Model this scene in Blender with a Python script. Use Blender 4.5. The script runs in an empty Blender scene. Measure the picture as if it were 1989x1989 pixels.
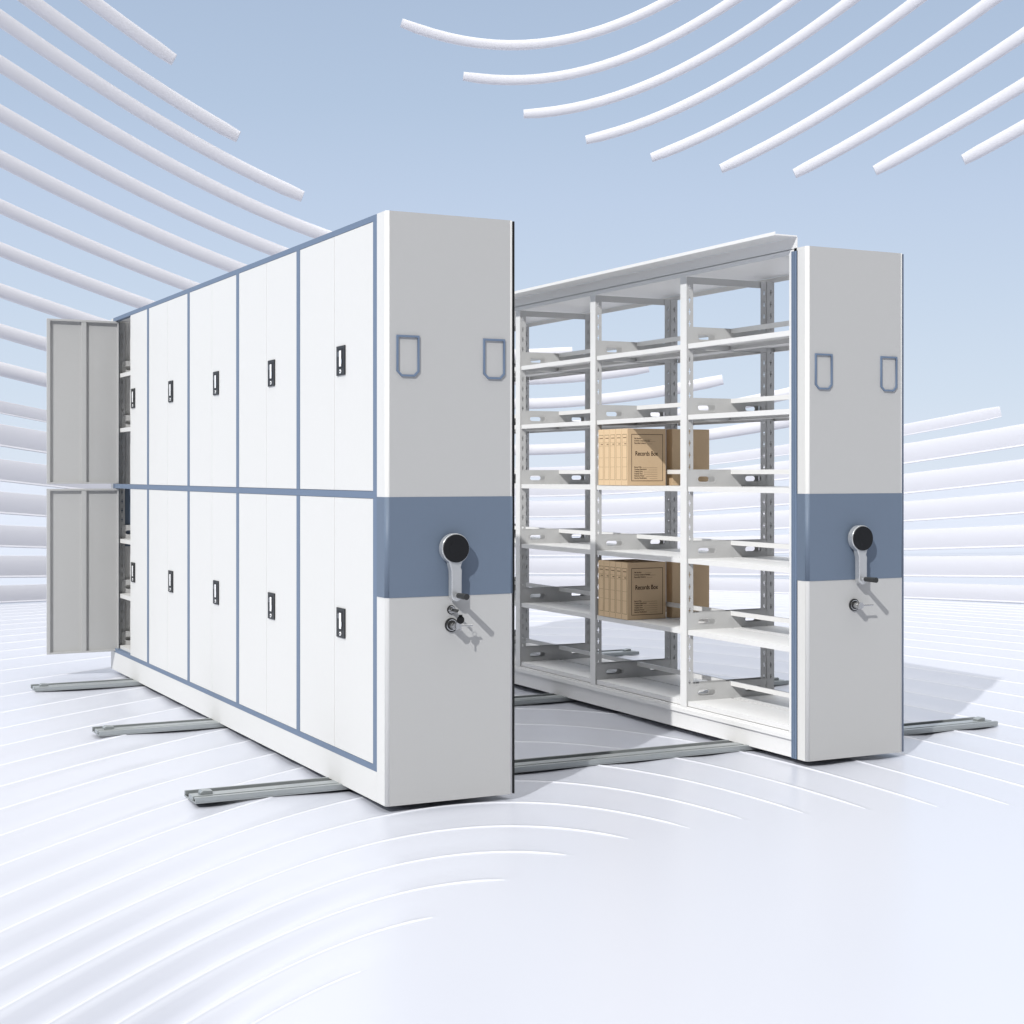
import bpy, bmesh, math
from mathutils import Vector, Matrix
R = math.radians
scene = bpy.context.scene
COL = scene.collection

# ------------------------------------------------------------------ camera
EYE = Vector((-2.2765, -5.5764, 1.2873)); YAW = 0.4682; FPX = 3028.42; IMG = 1989.0; CX = 994.5; HY = 918.1
cam_d = bpy.data.cameras.new('camera'); cam = bpy.data.objects.new('camera', cam_d); COL.objects.link(cam)
cam.location = EYE; cam.rotation_euler = (R(90), 0, -YAW)
cam_d.sensor_width = 36; cam_d.lens = FPX / IMG * 36
cam_d.shift_y = -(CX - HY) / IMG
cam_d.clip_start = 0.05; cam_d.clip_end = 2000
scene.camera = cam

# ------------------------------------------------------------------ sky
world = bpy.data.worlds.new('World'); scene.world = world; world.use_nodes = True
wn = world.node_tree.nodes; wl = world.node_tree.links
for n in list(wn): wn.remove(n)
out = wn.new('ShaderNodeOutputWorld'); bg = wn.new('ShaderNodeBackground'); wl.new(bg.outputs[0], out.inputs[0])
tc = wn.new('ShaderNodeTexCoord'); sep = wn.new('ShaderNodeSeparateXYZ'); wl.new(tc.outputs['Generated'], sep.inputs[0])
ramp = wn.new('ShaderNodeValToRGB'); wl.new(sep.outputs[2], ramp.inputs[0])
def lin(h):
    v = [int(h[i:i+2], 16) / 255 for i in (0, 2, 4)]
    return tuple((c / 12.92 if c <= .04045 else ((c + .055) / 1.055) ** 2.4) for c in v) + (1,)
cr = ramp.color_ramp
stops = [(0.0, lin('DCE6F3')), (0.05, lin('D2E0F0')), (0.11, lin('C8D8EC')), (0.17, lin('BFD0E8')), (0.23, lin('B4C7E0')), (0.29, lin('ADC0DA')),
         (0.42, (.42, .50, .60, 1)), (0.70, (.7, .7, .7, 1)), (0.85, (2.4, 2.4, 2.4, 1)), (1.0, (3.6, 3.6, 3.6, 1))]  # zenith raised far above the sky tone, an added unseen overhead fill
cr.elements[0].position, cr.elements[0].color = stops[0]
cr.elements[1].position, cr.elements[1].color = stops[-1]
for p, c in stops[1:-1]:
    e = cr.elements.new(p); e.color = c
# sky behind the viewer and to the left is dimmed to darken faces turned there
dot = wn.new('ShaderNodeVectorMath'); dot.operation = 'DOT_PRODUCT'; wl.new(tc.outputs['Generated'], dot.inputs[0])
dot.inputs[1].default_value = (math.sin(.15), math.cos(.15), 0)
mr = wn.new('ShaderNodeMapRange'); mr.interpolation_type = 'SMOOTHSTEP'
wl.new(dot.outputs['Value'], mr.inputs[0]); mr.inputs[1].default_value = -.85; mr.inputs[2].default_value = .25
zr = wn.new('ShaderNodeMapRange'); wl.new(sep.outputs[2], zr.inputs[0]); zr.inputs[1].default_value = .55; zr.inputs[2].default_value = .9
mx = wn.new('ShaderNodeMath'); mx.operation = 'MAXIMUM'; wl.new(mr.outputs[0], mx.inputs[0]); wl.new(zr.outputs[0], mx.inputs[1])
mix = wn.new('ShaderNodeMix'); mix.data_type = 'RGBA'; wl.new(mx.outputs[0], mix.inputs[0])
mix.inputs[6].default_value = (.03, .03, .03, 1); wl.new(ramp.outputs[0], mix.inputs[7])
wl.new(mix.outputs[2], bg.inputs[0]); bg.inputs[1].default_value = 1.0

# ------------------------------------------------------------------ sun
sd = bpy.data.lights.new('sun', 'SUN'); sun = bpy.data.objects.new('sun', sd); COL.objects.link(sun)
SUN = Vector((1.478, 1.14, -1.393)).normalized()
sd.energy = 3.35; sd.angle = R(0.6); sd.color = (1.0, .99, .97)
sun.rotation_euler = SUN.to_track_quat('-Z', 'Y').to_euler()
sun.location = (-6, -6, 8)

vs = scene.view_settings; vs.view_transform = 'Standard'; vs.look = 'None'; vs.exposure = 0; vs.gamma = 1
vs.use_curve_mapping = False

# ------------------------------------------------------------------ materials
def mat(name, col, rough=.5, metal=0, spec=.35, noise=0, bump=0, nscale=40):
    m = bpy.data.materials.new(name); m.use_nodes = True
    nt = m.node_tree; b = nt.nodes['Principled BSDF']
    b.inputs['Base Color'].default_value = (*col[:3], 1)
    b.inputs['Roughness'].default_value = rough; b.inputs['Metallic'].default_value = metal
    b.inputs['Specular IOR Level'].default_value = spec
    if noise or bump:
        t = nt.nodes.new('ShaderNodeTexCoord'); n = nt.nodes.new('ShaderNodeTexNoise')
        n.inputs['Scale'].default_value = nscale; n.inputs['Detail'].default_value = 4
        nt.links.new(t.outputs['Object'], n.inputs['Vector'])
        if noise:
            x = nt.nodes.new('ShaderNodeMix'); x.data_type = 'RGBA'
            x.inputs[6].default_value = tuple(c * (1 - noise) for c in col[:3]) + (1,)
            x.inputs[7].default_value = tuple(min(1, c * (1 + noise)) for c in col[:3]) + (1,)
            nt.links.new(n.outputs['Fac'], x.inputs[0]); nt.links.new(x.outputs[2], b.inputs['Base Color'])
        if bump:
            bp = nt.nodes.new('ShaderNodeBump'); bp.inputs['Strength'].default_value = bump; bp.inputs['Distance'].default_value = .001
            nt.links.new(n.outputs['Fac'], bp.inputs['Height']); nt.links.new(bp.outputs[0], b.inputs['Normal'])
    return m
M = dict(
    white=mat('white_powder_coat', (.645, .64, .625), .5, noise=.01),
    rack=mat('white_rack_coat', (.76, .757, .75), .5, noise=.01),  # same white paint, lightened to make up for blocked skylight
    shelf=mat('white_coat_shade_tone', (.46, .46, .457), .5, noise=.01),  # rack white darkened; shade of viewer-facing sides put into the colour
    panel=mat('white_panel_shade_tone', (.43, .43, .426), .5, noise=.01),  # white paint darkened so viewer-facing panels and door insides read as shaded
    blue=mat('blue_grey_paint', (.135, .182, .262), .5, noise=.015),
    band=mat('band_paint', (.125, .162, .220), .5, noise=.015),
    seal=mat('ribbed_blue_seal', (.12, .145, .20), .5),
    black=mat('black_rubber', (.006, .006, .007), .5),
    plate=mat('lock_plate_groove_shade', (.02, .021, .022), .45, noise=.4, nscale=300),
    hubblack=mat('black_hub_plastic', (.006, .0065, .008), .45),
    grip=mat('grip_rubber', (.03, .031, .031), .4),
    silver=mat('cast_silver', (.55, .56, .57), .3, metal=.6),
    chrome=mat('chrome', (.58, .58, .58), .2, metal=1),
    lever=mat('white_lock_lever', (.9, .9, .9), .25),
    rail=mat('galvanised_rail', (.36, .385, .39), .35, metal=.5, noise=.05),
    kraft=mat('kraft_board', (.56, .41, .26), .8, spec=.1, noise=.04, nscale=120),
    spine=mat('spine_label', (.74, .55, .35), .8, spec=.1, noise=.03, nscale=120),
    ink=mat('dark_brown_ink', (.025, .012, .008), .8, spec=.1),
    ink2=mat('faint_brown_ink', (.16, .09, .05), .8, spec=.1),
    tube=mat('pale_lavender_tube', (.64, .64, .68), .5, spec=.2),
    band_slat=mat('pale_lavender_slat', (.57, .575, .62), .5, spec=.2),
)
fm = mat('pale_polished_floor', (.485, .50, .555), .3, spec=.8)
M['floor'] = fm
M['floor_edge'] = mat('floor_bead_highlight', (.60, .61, .655), .35)  # paler than the floor: ridge highlights painted into the bead colour

for k_ in ('tube',): M[k_].node_tree.nodes['Principled BSDF'].inputs['Alpha'].default_value = .9   # frosted, lets a little sky through

# ------------------------------------------------------------------ helpers
def link(name, me, parent=None, loc=(0, 0, 0)):
    o = bpy.data.objects.new(name, me); COL.objects.link(o); o.location = loc
    if parent: o.parent = parent
    return o
def thing(name, label, cat, loc=(0, 0, 0), group=None):
    o = bpy.data.objects.new(name, None); COL.objects.link(o); o.location = loc; o.empty_display_size = .1
    o['label'] = label; o['category'] = cat
    if group: o['group'] = group
    return o
def tag(o, label, cat, group=None):
    o['label'] = label; o['category'] = cat
    if group: o['group'] = group
    return o
class MB:
    """collects primitives of one part into one mesh"""
    def __init__(s, *mats): s.bm = bmesh.new(); s.mats = mats; s.mi = 0
    def _setm(s, verts):
        fs = {f for v in verts for f in v.link_faces}
        for f in fs: f.material_index = s.mi
        return fs
    def box(s, x0, x1, y0, y1, z0, z1, bev=0, mi=None):
        if mi is not None: s.mi = mi
        r = bmesh.ops.create_cube(s.bm, size=1)['verts']
        bmesh.ops.scale(s.bm, vec=(x1 - x0, y1 - y0, z1 - z0), verts=r)
        bmesh.ops.translate(s.bm, vec=((x0 + x1) / 2, (y0 + y1) / 2, (z0 + z1) / 2), verts=r)
        s._setm(r)
        if bev:
            es = list({e for v in r for e in v.link_edges})
            q = bmesh.ops.bevel(s.bm, geom=es, offset=bev, segments=2, affect='EDGES', profile=.5)
            for f in q['faces']: f.material_index = s.mi
        return s
    def cyl(s, c, r, depth, axis='Y', seg=40, r2=None, mi=None):
        if mi is not None: s.mi = mi
        v = bmesh.ops.create_cone(s.bm, cap_ends=True, segments=seg, radius1=r, radius2=r if r2 is None else r2, depth=depth)['verts']
        rot = {'Y': Matrix.Rotation(R(90), 3, 'X'), 'X': Matrix.Rotation(R(90), 3, 'Y'), 'Z': Matrix.Identity(3)}[axis]
        bmesh.ops.rotate(s.bm, cent=(0, 0, 0), matrix=rot, verts=v)
        bmesh.ops.translate(s.bm, vec=c, verts=v)
        s._setm(v); return s
    def prism(s, pts, y0, y1, mi=None):
        """polygon in XZ extruded along Y"""
        if mi is not None: s.mi = mi
        a = [s.bm.verts.new((x, y0, z)) for x, z in pts]; b = [s.bm.verts.new((x, y1, z)) for x, z in pts]
        n = len(pts); fs = [s.bm.faces.new(a), s.bm.faces.new(b[::-1])]
        for i in range(n): fs.append(s.bm.faces.new((a[i], b[i], b[(i + 1) % n], a[(i + 1) % n])))
        for f in fs: f.material_index = s.mi
        return s
    def mesh_in(s, me, mi=None):
        n0 = len(s.bm.faces); s.bm.from_mesh(me); s.bm.faces.ensure_lookup_table()
        if mi is not None:
            for f in s.bm.faces[n0:]: f.material_index = mi
        return s
    def build(s, name, parent=None, smooth=0, bev=0, loc=(0, 0, 0)):
        bmesh.ops.recalc_face_normals(s.bm, faces=s.bm.faces[:])
        me = bpy.data.meshes.new(name); s.bm.to_mesh(me); s.bm.free()
        for m in s.mats: me.materials.append(M[m] if isinstance(m, str) else m)
        o = link(name, me, parent, loc)
        if smooth:
            for p in me.polygons: p.use_smooth = True
            me.set_sharp_from_angle(angle=R(smooth))
        if bev:
            b = o.modifiers.new('bevel', 'BEVEL'); b.width = bev; b.segments = 3; b.limit_method = 'ANGLE'; b.harden_normals = True
            for p in me.polygons: p.use_smooth = True
        return o
def curve_plate(outline, holes, thick, plane='XZ', off=0.0):
    """flat plate with holes: outline/holes in 2D -> mesh; plane XZ faces -Y (first coord X, second Z); YZ faces -X"""
    cu = bpy.data.curves.new('tmp', 'CURVE'); cu.dimensions = '2D'; cu.fill_mode = 'BOTH'; cu.extrude = thick / 2 * 50
    for poly in [outline] + holes:
        sp = cu.splines.new('POLY'); sp.points.add(len(poly) - 1); sp.use_cyclic_u = True
        for p, q in zip(sp.points, poly): p.co = (q[0] * 50, q[1] * 50, 0, 1)
    o = bpy.data.objects.new('tmp', cu); COL.objects.link(o)
    dg = bpy.context.evaluated_depsgraph_get(); dg.update()
    me = bpy.data.meshes.new_from_object(o.evaluated_get(dg))
    bpy.data.objects.remove(o); bpy.data.curves.remove(cu)
    me.transform(Matrix.Scale(.02, 4))
    if plane == 'XZ': me.transform(Matrix(((1, 0, 0, 0), (0, 0, -1, off), (0, 1, 0, 0), (0, 0, 0, 1))))
    else: me.transform(Matrix(((0, 0, 1, off), (1, 0, 0, 0), (0, 1, 0, 0), (0, 0, 0, 1))))
    return me
def text_mesh(body, size, x, y, z, sx=1.0, bold=0.0):
    """flat lettering facing -Y, left-bottom at x,z, 0.4 mm proud"""
    cu = bpy.data.curves.new('tmp', 'FONT'); cu.body = body; cu.size = size; cu.extrude = .0002; cu.offset = bold
    o = bpy.data.objects.new('tmp', cu); COL.objects.link(o)
    dg = bpy.context.evaluated_depsgraph_get(); dg.update()
    me = bpy.data.meshes.new_from_object(o.evaluated_get(dg))
    bpy.data.objects.remove(o); bpy.data.curves.remove(cu)
    me.transform(Matrix(((sx, 0, 0, x), (0, 0, -1, y), (0, 1, 0, z), (0, 0, 0, 1))))
    return me
def capsule(cx, cz, w, h, n=8):
    r = h / 2; pts = []
    for i in range(n + 1): a = -math.pi / 2 + math.pi * i / n; pts.append((cx + w / 2 - r + r * math.cos(a), cz + r * math.sin(a)))
    for i in range(n + 1): a = math.pi / 2 + math.pi * i / n; pts.append((cx - w / 2 + r + r * math.cos(a), cz + r * math.sin(a)))
    return pts
def plus(cx, cz, w=.0125, h=.030, t=.0048, b=.006):
    a, c, d, e = w / 2, h / 2, t / 2, b / 2
    return [(cx - d, cz - c), (cx + d, cz - c), (cx + d, cz - e), (cx + a, cz - e), (cx + a, cz + e), (cx + d, cz + e),
            (cx + d, cz + c), (cx - d, cz + c), (cx - d, cz + e), (cx - a, cz + e), (cx - a, cz - e), (cx - d, cz - e)]

# ------------------------------------------------------------------ floor: broad low ridges curving round the unit, flat beyond
FWD = Vector((math.sin(YAW), math.cos(YAW), 0)); RGT = Vector((math.cos(YAW), -math.sin(YAW), 0))
ZF = -.020; KF = (EYE.z - ZF) * FPX
def gcurve(x): return math.sqrt(1 + ((x - 994) / 721) ** 2)
def on_floor(x, y, z=ZF):
    d = KF / (y - HY); p = EYE + FWD * d + RGT * ((x - CX) / FPX * d); return Vector((p.x, p.y, z))
def interp(v, xs, ys):
    if v <= xs[0]: return ys[0]
    for i in range(len(xs) - 1):
        if v <= xs[i + 1]: return ys[i] + (ys[i + 1] - ys[i]) * (v - xs[i]) / (xs[i + 1] - xs[i])
    return ys[-1]
EDG = [44, 46.5, 49.2, 52.2, 55.5, 59, 63, 68, 74, 81, 89, 98, 108, 120, 135, 150, 168, 186, 206, 228, 252, 278, 308, 342, 378, 418, 460, 506, 556, 610, 668, 730, 800, 880, 970, 1100]
END_H = [44, 240, 280, 324, 374, 431, 488, 551, 609, 700, 1100]; END_X = [5000, 2200, 1940, 1740, 1565, 1402, 1252, 1110, 973, 760, -100]
def smooth(a, b, v):
    t = max(0.0, min(1.0, (v - a) / (b - a))); return t * t * (3 - 2 * t)
def build_floor():
    ts = [0, .012, .03, .042, .15, .27, .39, .5, .61, .73, .85, .94]           # t from near edge to far
    bead = {0: 0, .012: 1, .03: 1, .042: 0}
    rows = []
    for i in range(len(EDG) - 1, 0, -1):
        hn, hf = EDG[i], EDG[i - 1]
        for t in ts: rows.append((hn + (hf - hn) * t, t, hn))
    xs = [-900 + 20 * k for k in range(192)]
    bm = bmesh.new(); grid = []
    for h, t, he in rows:
        xe = interp(he, END_H, END_X); r = []
        for x in xs:
            p = on_floor(x, 1098 + h * gcurve(x))
            f = max(0, min(1, (xe - x) / 22)); g_ = smooth(-100, 500, xe - x)
            left = max(smooth(-.2, -1.4, p.x), .8 * smooth(-.3, -1.5, p.y)) * smooth(60, 200, h)
            amp = .009 + .045 * left
            wave = .5 + .5 * math.cos(2 * math.pi * t)
            z = ZF - amp * g_ * (1 - wave) - .003 + .003 * f * bead.get(t, 0)
            r.append(bm.verts.new((p.x, p.y, z)))
        grid.append(r)
    nt = len(ts)
    for i, (a, b) in enumerate(zip(grid, grid[1:])):
        xe = interp(rows[i][2], END_H, END_X)
        for j in range(len(xs) - 1):
            f = bm.faces.new((a[j], a[j + 1], b[j + 1], b[j])); f.smooth = True
            if i % nt < 3 and xs[j] < xe: f.material_index = 1
    S = 900
    q = [bm.verts.new((x, y, ZF - .120)) for x, y in ((-S, -S), (S, -S), (S, S), (-S, S))]; bm.faces.new(q)
    me = bpy.data.meshes.new('floor'); bm.to_mesh(me); bm.free(); me.materials.append(M['floor']); me.materials.append(M['floor_edge'])
    o = link('floor', me); o['kind'] = 'structure'; o['label'] = 'pale lavender floor of low curved ridges'
build_floor()

# ------------------------------------------------------------------ curved slats hanging and standing round the back
def back_point(x, y):
    """the slats hang on one gently curved line about 16-19 m away"""
    d = KF / (168 + 42 * gcurve(x)); p = EYE + FWD * d + RGT * ((x - CX) / FPX * d)
    return Vector((p.x, p.y, EYE.z + (HY - y) / FPX * d)), d
SL_TUBE = [(.8 * math.cos(2 * math.pi * i / 16), math.sin(2 * math.pi * i / 16)) for i in range(16)]
SL_PROF = [(-.12, 1.0), (.03, .97), (.10, .8), (.16, .4), (.17, 0), (.14, -.45), (.08, -.8), (.16, -.87), (.20, -.94), (.16, -1.0), (-.12, -1.0), (-.2, 0)]
def slat(name, h, x0, x1, th, label, group, flip=False, cat='curved tube', prof=None):
    prof = prof or SL_TUBE
    step = 30; n = max(2, int((x1 - x0) / step)); xs = [x0 + (x1 - x0) * i / n for i in range(n + 1)]
    bm = bmesh.new(); rings = []
    for i, x in enumerate(xs):
        y = 1098 - (h + th / 2) * gcurve(x); p, d = back_point(x, y)
        q, _ = back_point(x + 2, 1098 - (h + th / 2) * gcurve(x + 2)); t = (q - p).normalized()
        toward = (EYE - p); toward.z = 0; toward.normalize()
        up = t.cross(toward).normalized()
        if up.z < 0: up = -up
        half = th / 2 * (.55 + .45 * gcurve(x)) * d / FPX
        if i in (0, len(xs) - 1) and -200 < x < 2150: half_s = .86
        else: half_s = 1
        rings.append([bm.verts.new(p + toward * (a * half * half_s) + up * ((-b if flip else b) * half * half_s)) for a, b in prof])
    m = len(prof)
    for a, b in zip(rings, rings[1:]):
        for j in range(m):
            f = bm.faces.new((a[j], a[(j + 1) % m], b[(j + 1) % m], b[j])); f.smooth = True
    bm.faces.new(rings[0]); bm.faces.new(rings[-1][::-1])
    bmesh.ops.recalc_face_normals(bm, faces=bm.faces[:])
    me = bpy.data.meshes.new(name); bm.to_mesh(me); bm.free(); me.materials.append(M['tube'] if prof is SL_TUBE else M['band_slat']); me.set_sharp_from_angle(angle=R(50))
    return tag(link(name, me), label, cat, group)
GL, GR, GW = 'tubes sweeping down from the upper left', 'tubes sweeping up to the upper right', 'slats curving round low behind the units'
ORD = ['topmost', 'second', 'third', 'fourth', 'fifth', 'sixth', 'seventh', 'eighth', 'ninth', 'tenth', 'eleventh', 'twelfth', 'thirteenth']
LEFT = [(714, 338), (658, 463), (612, 588), (560, 715), (504, 840), (452, 965), (399, 1112), (350, 1260), (303, 1404), (257, 1570), (213.5, 1725)]
for k, (h, xe) in enumerate(LEFT):
    how = {0: 'ending in open sky', 1: 'ending in open sky', 2: 'ending in open sky'}.get(k, 'running on behind the closed cabinet')
    slat('curved_tube', h, -500, xe, 24 if k < 6 else 21, 'white curved tube at the left, %s from the top, %s' % (ORD[k], how), GL)
RIGHT = [(1000, 780), (932, 900), (866, 1017), (800, 1138), (731, 1265), (661, 1400), (595, 1543), (538, 1699), (490, 1871)]
RL = ['second tube inward from the top edge', 'tube lying just inside the topmost']
for k, (h, xe) in enumerate(RIGHT):
    slat('curved_tube', h, xe, 2700, 20, 'white curved tube at the upper right, %s counted from the top left down' % ORD[k], GR, flip=False)
LOW = [(171, 1944), (132, 2700), (92, 2700), (55, 2700), (17, 2700), (-18, 2700), (-46, 2700)]
for k, (h, xe) in enumerate(LOW):
    slat('curved_tube', h, -500, xe, 19 if k == 0 else (26 if k == 6 else 33), 'long pale tube across the back, %s above the floor%s' %
         (['seventh', 'sixth', 'fifth', 'fourth', 'third', 'second', 'lowest'][k], ', tip ending at right' if k == 0 else ''), GW, prof=SL_PROF)

# ------------------------------------------------------------------ floor rails
RAILG = 'parallel floor rails under both units'
def rail_thing(y, label):
    t = thing('floor_rail', label, 'rail', (-.615, y, ZF), RAILG)
    L = 4.21; w = .17
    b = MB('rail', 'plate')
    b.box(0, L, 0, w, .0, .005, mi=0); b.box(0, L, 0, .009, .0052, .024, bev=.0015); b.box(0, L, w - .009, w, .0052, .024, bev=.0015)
    b.box(0, L, .009, .022, .0182, .0235); b.box(0, L, .045, .105, .0052, .0225, bev=.002); b.box(.004, L - .004, .1055, .160, .0052, .0056, mi=1); b.box(.004, L - .004, .0225, .0445, .0052, .0056, mi=1)  # dark strips along both grooves put their shade into colour
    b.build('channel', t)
    for x in (.035, L - .085):
        MB('rail').prism([(x, .0226), (x + .05, .0226), (x + .05, .036), (x + .018 if x < 1 else x + .040, .039), (x + .010 if x < 1 else x + .032, .039), (x, .032)], .055, .095).build('end_stop', t, bev=.002)
    return t
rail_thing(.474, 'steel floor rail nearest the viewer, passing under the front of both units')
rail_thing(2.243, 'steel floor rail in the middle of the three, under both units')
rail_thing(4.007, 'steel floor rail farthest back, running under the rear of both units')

# ------------------------------------------------------------------ parts both units share
W, H, S0, BAY = .55, 2.298, .094, .915
def front_end(root, seal_mat, near_side):
    p = MB('panel', 'white')  # face in the shade-toned white, sides and rounded edges in the lit white
    bm = p.bm
    p.box(0, W, 0, S0, 0, H)
    es = [e for e in bm.edges if abs(e.verts[0].co.z - e.verts[1].co.z) > 1 and e.verts[0].co.y < .01]
    q = bmesh.ops.bevel(bm, geom=es, offset=.014, segments=4, affect='EDGES', profile=.5)
    for f in q['faces']: f.material_index = 1; f.smooth = True
    for f in bm.faces:
        if f.calc_center_median().x < .001: f.material_index = 1
    p.build('end_panel', root)
    b = MB('band'); b.box(-.0015, W + .0015, -.0015, S0 - .0005, .804, 1.193)
    es = [e for e in b.bm.edges if abs(e.verts[0].co.z - e.verts[1].co.z) > .3 and e.verts[0].co.y < .01]
    q = bmesh.ops.bevel(b.bm, geom=es, offset=.0145, segments=4, affect='EDGES', profile=.5)
    for f in q['faces']: f.smooth = True
    b.build('colour_band', root)
    MB(seal_mat).box(W + .0003, W + .006, .004, .02, 0, H - .002).box(W + .006, W + .009, .008, .016, 0, H - .002).build('edge_seal', root)
    for x in (.042, .414):
        w, h, t, c = .096, .160, .0078, .02
        def oc(e): return [(x + c, 1.66 + e), (x + w - c, 1.66 + e), (x + w - e, 1.66 + c), (x + w - e, 1.82 - e), (x + e, 1.82 - e), (x + e, 1.66 + c)]
        inner = [(x + c + .003, 1.66 + t), (x + w - c - .003, 1.66 + t), (x + w - t, 1.66 + c + .003), (x + w - t, 1.82 - t), (x + t, 1.82 - t), (x + t, 1.66 + c + .003)]
        m = MB('blue'); m.mesh_in(curve_plate(oc(0), [inner], .006, 'XZ', -.0035), 0); m.build('label_holder', root)
    # crank: silver body, black hub cover, arm, rubber grip
    hx, hz, r = .275, .991, .055
    pts = []
    for i in range(41):
        a = R(-62) + R(304) * i / 40
        pts.append((hx + (r + .004) * math.cos(a), hz + (r + .004) * math.sin(a)))
    # left flank down, round foot, right flank up
    ax, aw = hx + .004, .0215
    zl = pts[-1]; fl = [(zl[0] + .006, zl[1] - .022), (ax - aw - .001, hz - .085), (ax - aw, hz - .115), (ax - aw, .808)]
    foot = [(ax + aw * math.cos(a), .806 + aw * math.sin(a)) for a in [R(180 + 18 * k) for k in range(1, 10)]]
    zr_ = pts[0]; fr = [(ax + aw, .808), (ax + aw, hz - .115), (ax + aw + .001, hz - .085), (zr_[0] - .006, zr_[1] - .022)]
    cm = MB('silver'); cm.prism(pts + fl + foot + fr, -.046, -.014)
    cm.cyl((hx, -.0075, hz), .03, .0145)
    crank = cm.build('crank_handle', root, bev=.003)
    hc = MB('hubblack', 'hubblack'); hc.cyl((hx, -.049, hz), .0545, .006, seg=56); hc.cyl((hx, -.0522, hz), .030, .0008, seg=48); hc.build('hub_cover', crank, smooth=40)
    g = MB('grip', 'silver'); g.cyl((ax + .002, -.053, .808), .006, .014, mi=1); g.cyl((ax + .002, -.095, .808), .0105, .075, r2=.0120, mi=0); g.build('grip', crank, smooth=40)
def bar_lock(root, x, z):
    l = MB('plate', 'chrome')
    l.cyl((x, -.003, z), .0275, .006, mi=0); l.cyl((x, -.0075, z), .0225, .003, mi=1); l.cyl((x, -.0095, z), .019, .002, mi=0)
    l.cyl((x, -.0235, z), .0145, .029, r2=.0145, mi=1); l.cyl((x, -.0455, z), .0125, .0155, r2=.0145, mi=1)
    l.cyl((x + .033, -.048, z), .0042, .075, axis='X', mi=1, seg=20)
    l.build('bolt_lock', root, smooth=40)

# ------------------------------------------------------------------ LEFT: closed cabinet
cab = thing('mobile_cabinet', 'long closed white cabinet with blue-grey door frame, one far door standing open', 'cabinet')
front_end(cab, 'black', True)
Y0 = S0; LEN = .113 + 5 * BAY          # 4.688
yc = [.113 + BAY * k for k in range(6)]
fb = MB('blue')
fb.box(0, .03, Y0, yc[5] + .022, 2.274, H)                     # top rail
fb.box(0, .03, Y0 + .041, yc[5] - .022, 1.186, 1.214)         # middle rail
fb.box(0, .03, Y0 + .041, yc[5] - .022, .118, .142)         # bottom rail
fb.box(0, .03, Y0 + .0, Y0 + .041, .118, 2.2738)
for k in range(1, 5):
    fb.box(-.0008, .03, yc[k] - .022, yc[k] + .022, 1.2145, 2.2738); fb.box(-.0008, .03, yc[k] - .022, yc[k] + .022, .1425, 1.1855)
fb.box(0, .03, yc[5] - .022, yc[5] + .022, .118, 2.2738)
fb.build('door_frame', cab)
MB('white').box(.0, W, Y0 + .001, 4.775, .0, .1175).build('plinth', cab)
MB('white').box(.0305, W, Y0 + .001, 4.70, 2.276, H - .001).build('top_cover', cab)
MB('white').box(W - .02, W, Y0 + .001, 4.70, .118, 2.2755).build('back_panel', cab)
fe = MB('white', 'band'); fe.box(.0, W, 4.7105, 4.775, .118, 2.297); fe.box(.03, W - .03, 4.7085, 4.7104, .804, 1.193, mi=1); fe.build('far_end_panel', cab)
# inside fittings of the open bay and its neighbour
for k in (4,):
    ya, yb = yc[k] + .024, yc[k + 1] - .001
    for z in (1.933, 1.577, .856, .498, .160):
        m = MB('white'); m.box(.034, W - .022, ya, yb, z - .004, z); m.box(.031, .034, ya, yb, z - .026, z); m.build('shelf', cab)
        MB('shelf').mesh_in(curve_plate([(.05, z + .001), (.50, z + .001), (.50, z + .088), (.06, z + .088), (.05, z + .078)], [capsule(.125, z + .04, .10, .026)], .002, 'XZ', yb - .001), 0).build('shelf_bracket', cab)
    MB('shelf').mesh_in(curve_plate([(.031, .15), (.072, .15), (.072, 2.27), (.031, 2.27)], [plus(.053, .2 + .06 * i) for i in range(34)], .002, 'XZ', yb + .004), 0).build('upright', cab)
    MB('shelf').box(.031, .52, ya - .004, ya - .001, .143, 2.2755).build('partition', cab)
def lock(parent, y, z):
    # recessed handle: dark plate, pale lever, key ring
    l = MB('plate', 'lever', 'black', 'chrome')
    l.box(-.0055, -.0003, y, y + .096, z, z + .122, bev=.0015, mi=0)
    l.box(-.0060, -.0056, y + .016, y + .074, z + .030, z + .110, mi=2)
    l.box(-.0085, -.0061, y + .036, y + .056, z + .036, z + .102, bev=.001, mi=1)
    l.box(-.0085, -.0061, y + .024, y + .034, z + .046, z + .066, mi=3); l.box(-.0085, -.0061, y + .062, y + .069, z + .078, z + .098, mi=3)
    l.cyl((-.0065, y + .046, z + .016), .0085, .003, axis='X', seg=24, mi=1)
    l.cyl((-.0085, y + .046, z + .016), .0035, .0015, axis='X', seg=16, mi=2)
    l.build('lock', parent)
def leaf(y0, y1, z0, z1, has_lock, zl=0, name='door'):
    m = MB('white'); m.box(.0005, .020, y0, y1, z0, z1)
    o = m.build(name, cab, bev=.0008)
    if has_lock: lock(o, y1 - .036 - .096, zl)
    return o
for k in range(5):
    a, b = yc[k] + .0235, yc[k + 1] - .0235
    if k == 0: a = Y0 + .0425
    mid = (yc[k] + yc[k + 1]) / 2
    for (z0, z1, zl) in ((1.2155, 2.2725, 1.689), (.1435, 1.1845, .607)):
        leaf(a, mid - .002, z0, z1, True, zl)
        if k < 4: leaf(mid + .002, b, z0, z1, False)
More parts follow.
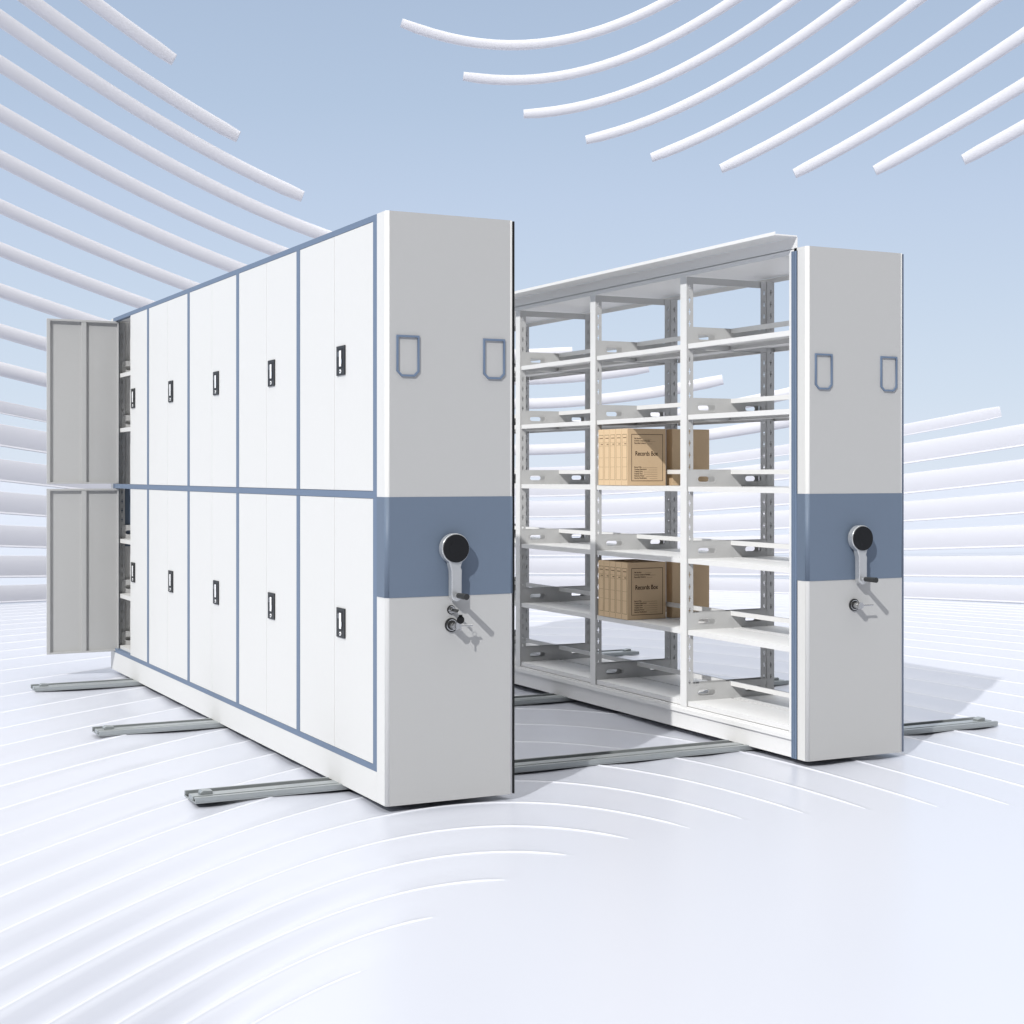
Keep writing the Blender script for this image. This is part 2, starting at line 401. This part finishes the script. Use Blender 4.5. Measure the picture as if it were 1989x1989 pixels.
# open leaves of the far bay, swung out square to the face
yo = 4.643
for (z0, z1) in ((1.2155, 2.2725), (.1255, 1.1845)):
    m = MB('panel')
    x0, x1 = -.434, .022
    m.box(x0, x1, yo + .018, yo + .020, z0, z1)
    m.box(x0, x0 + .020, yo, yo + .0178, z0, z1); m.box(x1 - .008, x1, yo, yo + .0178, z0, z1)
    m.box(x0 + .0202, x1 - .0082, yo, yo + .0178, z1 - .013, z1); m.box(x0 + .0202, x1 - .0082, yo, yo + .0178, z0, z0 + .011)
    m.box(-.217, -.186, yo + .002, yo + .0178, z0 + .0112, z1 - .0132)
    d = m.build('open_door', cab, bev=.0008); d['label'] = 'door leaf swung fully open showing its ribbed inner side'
# locks on the end panel
c = MB('plate', 'chrome'); c.cyl((.275, -.002, .749), .0175, .004, mi=0); c.cyl((.275, -.0055, .749), .0145, .003, mi=1); c.cyl((.275, -.016, .749), .010, .018, mi=1)
c.build('key_lock', cab, smooth=40)
bar_lock(cab, .275, .689)
# the keys hang from the small lock: a thing of their own
ks = thing('key_ring', 'small black-headed key hanging from the upper lock of the closed cabinet', 'keys', (.275, -.026, .749))
b = MB('grip'); b.box(-.001, .001, -.045, -.0, -.006, .006); b.build('inserted_key', ks)
def ring(name, parent, c, r, t, m_):
    bm = MB(m_)
    n, k = 24, 8; vs_ = []
    for i in range(n):
        a = 2 * math.pi * i / n
        vs_.append([bm.bm.verts.new((c[0] + (r + t * math.cos(2 * math.pi * j / k)) * math.cos(a), c[1] + t * math.sin(2 * math.pi * j / k), c[2] + (r + t * math.cos(2 * math.pi * j / k)) * math.sin(a))) for j in range(k)])
    for i in range(n):
        for j in range(k): bm.bm.faces.new((vs_[i][j], vs_[(i + 1) % n][j], vs_[(i + 1) % n][(j + 1) % k], vs_[i][(j + 1) % k]))
    return bm.build(name, parent, smooth=60)
ring('ring', ks, (.004, -.050, -.008), .0085, .001, 'chrome')
hk = MB('black'); hk.cyl((.005, -.052, -.034), .0155, .004); hk.box(-.002, .012, -.054, -.050, -.024, -.014); hk.build('key_head', ks, smooth=40)
kb = MB('chrome'); kb.prism([(.001, -.049), (.009, -.049), (.009, -.056), (.0075, -.058), (.009, -.061), (.0075, -.064), (.009, -.067), (.009, -.072), (.005, -.077), (.001, -.072)], -.053, -.0515); kb.build('key_blade', ks)

# ------------------------------------------------------------------ RIGHT: open shelving
XR, YR = 2.028, .025
sh = thing('open_shelving', 'open white mobile shelving unit with slotted posts, holding two rows of brown records boxes', 'shelving', (XR, YR, 0))
front_end(sh, 'seal', False)
bar_lock(sh, .262, .689)
pc = [.0975 + BAY * k - (.0 if k == 0 else .010) for k in range(6)]    # post centres
pc = [.0875 + BAY * k for k in range(6)]
YE = pc[5] + .03
# ribbed seal beside the end panel
m = MB('seal', 'blue')
m.box(.0, .02, S0 - .0250, S0 + .0155, 0.0, 2.285)
for i in range(3): m.cyl((-.0015, S0 - .016 + .0135 * i, 1.142), .0048, 2.284, axis='Z', seg=14, mi=1)
m.build('ribbed_seal', sh, smooth=40)
# shrink: panel strip is narrower on this unit, so the seal sits proud of it
def post(k):
    y0, y1 = pc[k] - .0275, pc[k] + .0275
    if k == 0: y0, y1 = pc[0] + .0225, pc[0] + .0425
    if k == 5: y0, y1 = pc[5] - .0275, pc[5] + .02
    holes = lambda cx: [plus(cx, .175 + .06 * i) for i in range(35)]
    m = MB('shelf', 'rack')  # side plates in the shade-toned white, front plate in the lit white
    m.box(0, .0016, y0, y1, .114, 2.27, mi=1)
    m.mesh_in(curve_plate([(.0017, .114), (.041, .114), (.041, 2.27), (.0017, 2.27)], holes(.020), .0016, 'XZ', y0 + .0008))
    m.mesh_in(curve_plate([(.0017, .114), (.041, .114), (.041, 2.27), (.0017, 2.27)], holes(.022), .0016, 'XZ', y1 - .0008))
    o = m.build('post', sh)
    m = MB('shelf')
    m.mesh_in(curve_plate([(.454, .114), (.490, .114), (.490, 2.27), (.454, 2.27)], holes(.475), .0016, 'XZ', y0 + .0008))
    m.mesh_in(curve_plate([(.498, .114), (.534, .114), (.534, 2.27), (.498, 2.27)], holes(.515), .0016, 'XZ', y0 - .0030))
    m.mesh_in(curve_plate([(.498, .114), (.534, .114), (.534, 2.27), (.498, 2.27)], holes(.515), .0016, 'XZ', y1 - .0008))
    m.box(.4905, .4975, y0 - .004, y0 + .0016, .114, 2.27)
    m.box(.5345, .5365, y0 - .0038, y1, .114, 2.27)
    m.build('post', sh)
    MB('shelf').box(.042, .534, y0 + .004, y0 + .007, 2.236, 2.270).build('cross_bar', sh)
for k in range(6): post(k)
# roof: lintel, overhanging tray
TOPZ = 2.347
m = MB('rack', 'rack')
m.box(0, .002, S0 - .02, YE, 2.2705, TOPZ, mi=0); m.box(.0021, .02, S0 + .0005, S0 + .012, 2.2855, 2.2975, mi=1); m.box(.0021, .004, S0 - .02, S0 + .04, 2.299, TOPZ); m.box(W - .002, W, S0 + .003, YE, 2.2705, 2.2975)
m.box(-.118, .0, S0 - .02, YE + .02, TOPZ + .0005, TOPZ + .004)
m.box(-.120, -.1182, S0 - .02, YE + .02, TOPZ + .0005, TOPZ + .016, mi=1)
m.box(-.118, .0, S0 - .0215, S0 - .0202, TOPZ + .0005, TOPZ + .006, mi=0)
m.build('canopy', sh)
m = MB('rack'); m.box(.003, W - .003, S0 + .002, YE, 2.298, 2.300); m.box(.0, .0018, S0 + .002, YE, 2.2935, 2.2965) ; m.build('roof_sheet', sh)
# base: channel lip and set back plinth
m = MB('rack')
m.box(-.004, W + .004, S0 + .016, YE, .081, .1035); m.box(.001, W - .001, S0 + .016, YE, .1036, .1135)
m.build('base_channel', sh, bev=.001)
MB('rack').box(.006, W - .006, S0 + .001, YE + .01, .0, .0808).build('plinth', sh)
MB('panel').box(0, W, YE + .0205, YE + .08, 0, 2.27).build('far_end_panel', sh)
LV = [1.933, 1.577, 1.217, .856, .498, .141]
def make_shelf():
    m = MB('rack')
    L = BAY - .060; z = 0
    for xa, xb in ((.009, .267), (.285, .541)):
        m.box(xa + .0015, xb - .0015, 0, L, -.0015, 0)
        m.box(xa, xa + .0014, 0, L, -.024, 0); m.box(xb - .0014, xb, 0, L, -.024, 0)
        m.box(xa + .0015, xa + .014, .002, L - .002, -.024, -.0228); m.box(xb - .014, xb - .0015, .002, L - .002, -.024, -.0228)
    return m.build('shelf', sh)
def make_stop():
    m = MB('rack'); L = BAY - .060
    m.box(.268, .270, 0, L, .063, .086); m.box(.2702, .282, 0, L, .0845, .086); m.box(.282, .284, 0, L, .063, .086)
    return m.build('centre_stop', sh)
def make_bracket():
    out_ = [(.008, -.024), (.536, -.024), (.536, .0862), (.020, .0862), (.012, .082), (.008, .074)]
    m = MB('shelf')
    m.mesh_in(curve_plate(out_, [capsule(.120, .038, .103, .027), capsule(.407, .040, .101, .027), [(.482, .028), (.486, .028), (.486, .058), (.482, .058)]], .0016, 'XZ', 0), 0)
    o2 = capsule(.120, .038, .125, .047); 
    m.mesh_in(curve_plate(o2, [capsule(.120, .038, .121, .043)], .0008, 'XZ', -.0012), 0)
    return m.build('shelf_bracket', sh)
s0, t0, b0 = make_shelf(), make_stop(), make_bracket(); used = set()
def dup(o, loc):
    if o.name not in used: used.add(o.name); o.location = loc; return o
    c_ = o.copy(); COL.objects.link(c_); c_.parent = sh; c_.location = loc; return c_
for k in range(5):
    for z in LV:
        ya = pc[k] + .0305 + (.012 if k == 0 else 0)
        dup(s0, (0, ya, z)); dup(t0, (0, ya, z))
        dup(b0, (0, pc[k + 1] - .0292, z)); dup(b0, (0, ya - .0015, z))

# ------------------------------------------------------------------ records boxes
BOXG = 'kraft records boxes on the open shelving'
BT, BD, BH = .0625, .240, .306
def make_box(label, full, loc):
    t = thing('records_box', label, 'box', loc, BOXG)
    c_ = MB('kraft', 'ink2')
    c_.box(0, BD, 0, BT - .0016, 0, BH, bev=.0012, mi=0)
    c_.build('carton', t)
    s = MB('spine', 'ink2', 'ink')
    s.box(-.0006, -.0001, .0012, BT - .0028, .001, BH - .001, mi=0)
    ya, yb = .008, BT - .010
    for a, b in ((.030, .0312), (.100, .1008), (.150, .1508), (.215, .2158), (.233, .2338), (.274, .2756)):
        s.box(-.0010, -.0007, ya, yb, a, b, mi=1 if a > .04 and a < .27 else 2)
    s.box(-.0010, -.0007, ya - .0013, ya - .0001, .030, .2756, mi=2); s.box(-.0010, -.0007, yb + .0001, yb + .0013, .030, .2756, mi=1)
    for z, w in ((.255, .034), (.222, .022)):
        n = int(w / .004)
        for i in range(n): s.box(-.0010, -.0007, ya + .004 + i * .0042, ya + .0072 + i * .0042, z, z + .0045, mi=1)
    s.build('spine_label', t)
    if full:
        p = MB('ink', 'ink2'); y = -.0004
        m_ = curve_plate([(.024, .024), (.222, .024), (.222, .276), (.024, .276)], [[(.0265, .0265), (.2195, .0265), (.2195, .2735), (.0265, .2735)]], .0004, 'XZ', y)
        p.mesh_in(m_, 0)
        p.mesh_in(text_mesh('Records Box', .034, .0475, y, .161, .80, .0004), 0)
        for i, tx in enumerate(['File Number', 'Archives Category Number', 'Recording Category']):
            p.mesh_in(text_mesh(tx, .0098, .042, y, .250 - .0125 * i, .9, .00012), 0)
        for i, (a, b) in enumerate(((.098, .140), (.120, .165), (.110, .145))): p.box(a + .01, b + .01, y - .0002, y + .0002, .249 - .0125 * i, .2497 - .0125 * i, mi=0)
        for i, tx in enumerate(['Record Title', 'Creating Department', 'Creation Date', 'Creating Time', 'Retention Period', 'Security Classification']):
            p.mesh_in(text_mesh(tx, .0098, .042, y, .096 - .0117 * i, .9, .00012), 0)
            p.box([.095, .135, .102, .102, .115, .138][i], .187, y - .0002, y + .0002, .0953 - .0117 * i, .0961 - .0117 * i, mi=0)
        p.build('cover_print', t)
        f = MB('kraft'); f.box(.236, .2398, -.0006, -.0001, 0, BH); f.build('fold', t)
    return t
import itertools
order = ['its printed Records Box cover showing', 'second spine from the printed cover', 'third spine from the printed cover', 'fourth spine from the printed cover', 'fifth spine, farthest from the printed cover']
for zi, row in ((2, 'upper'), (4, 'lower')):
    for i in range(5):
        make_box('brown box, front of the %s row, %s' % (row, order[i]), i == 0, (XR + .007, 1.581 + BT * i, LV[zi] + .001))
    for i in range(1):   # the ones behind it cannot be seen in the photograph
        lb = ('plain brown box behind the %s row, blank side towards the viewer' if i == 0 else 'brown box hidden behind the plain one at the back of the %s row') % row
        o = make_box(lb, False, (XR + .531, 1.581 + BT * i + BT, LV[zi] + .001)); o.rotation_euler = (0, 0, math.pi)

# the records boxes stand between the centre stops, so those two shelves have their stop cut by the row: boxes sit in front and behind it
scene.render.resolution_x = 1024; scene.render.resolution_y = 1024
scene.render.engine = 'CYCLES'; scene.cycles.caustics_reflective = False; scene.cycles.blur_glossy = 1.0
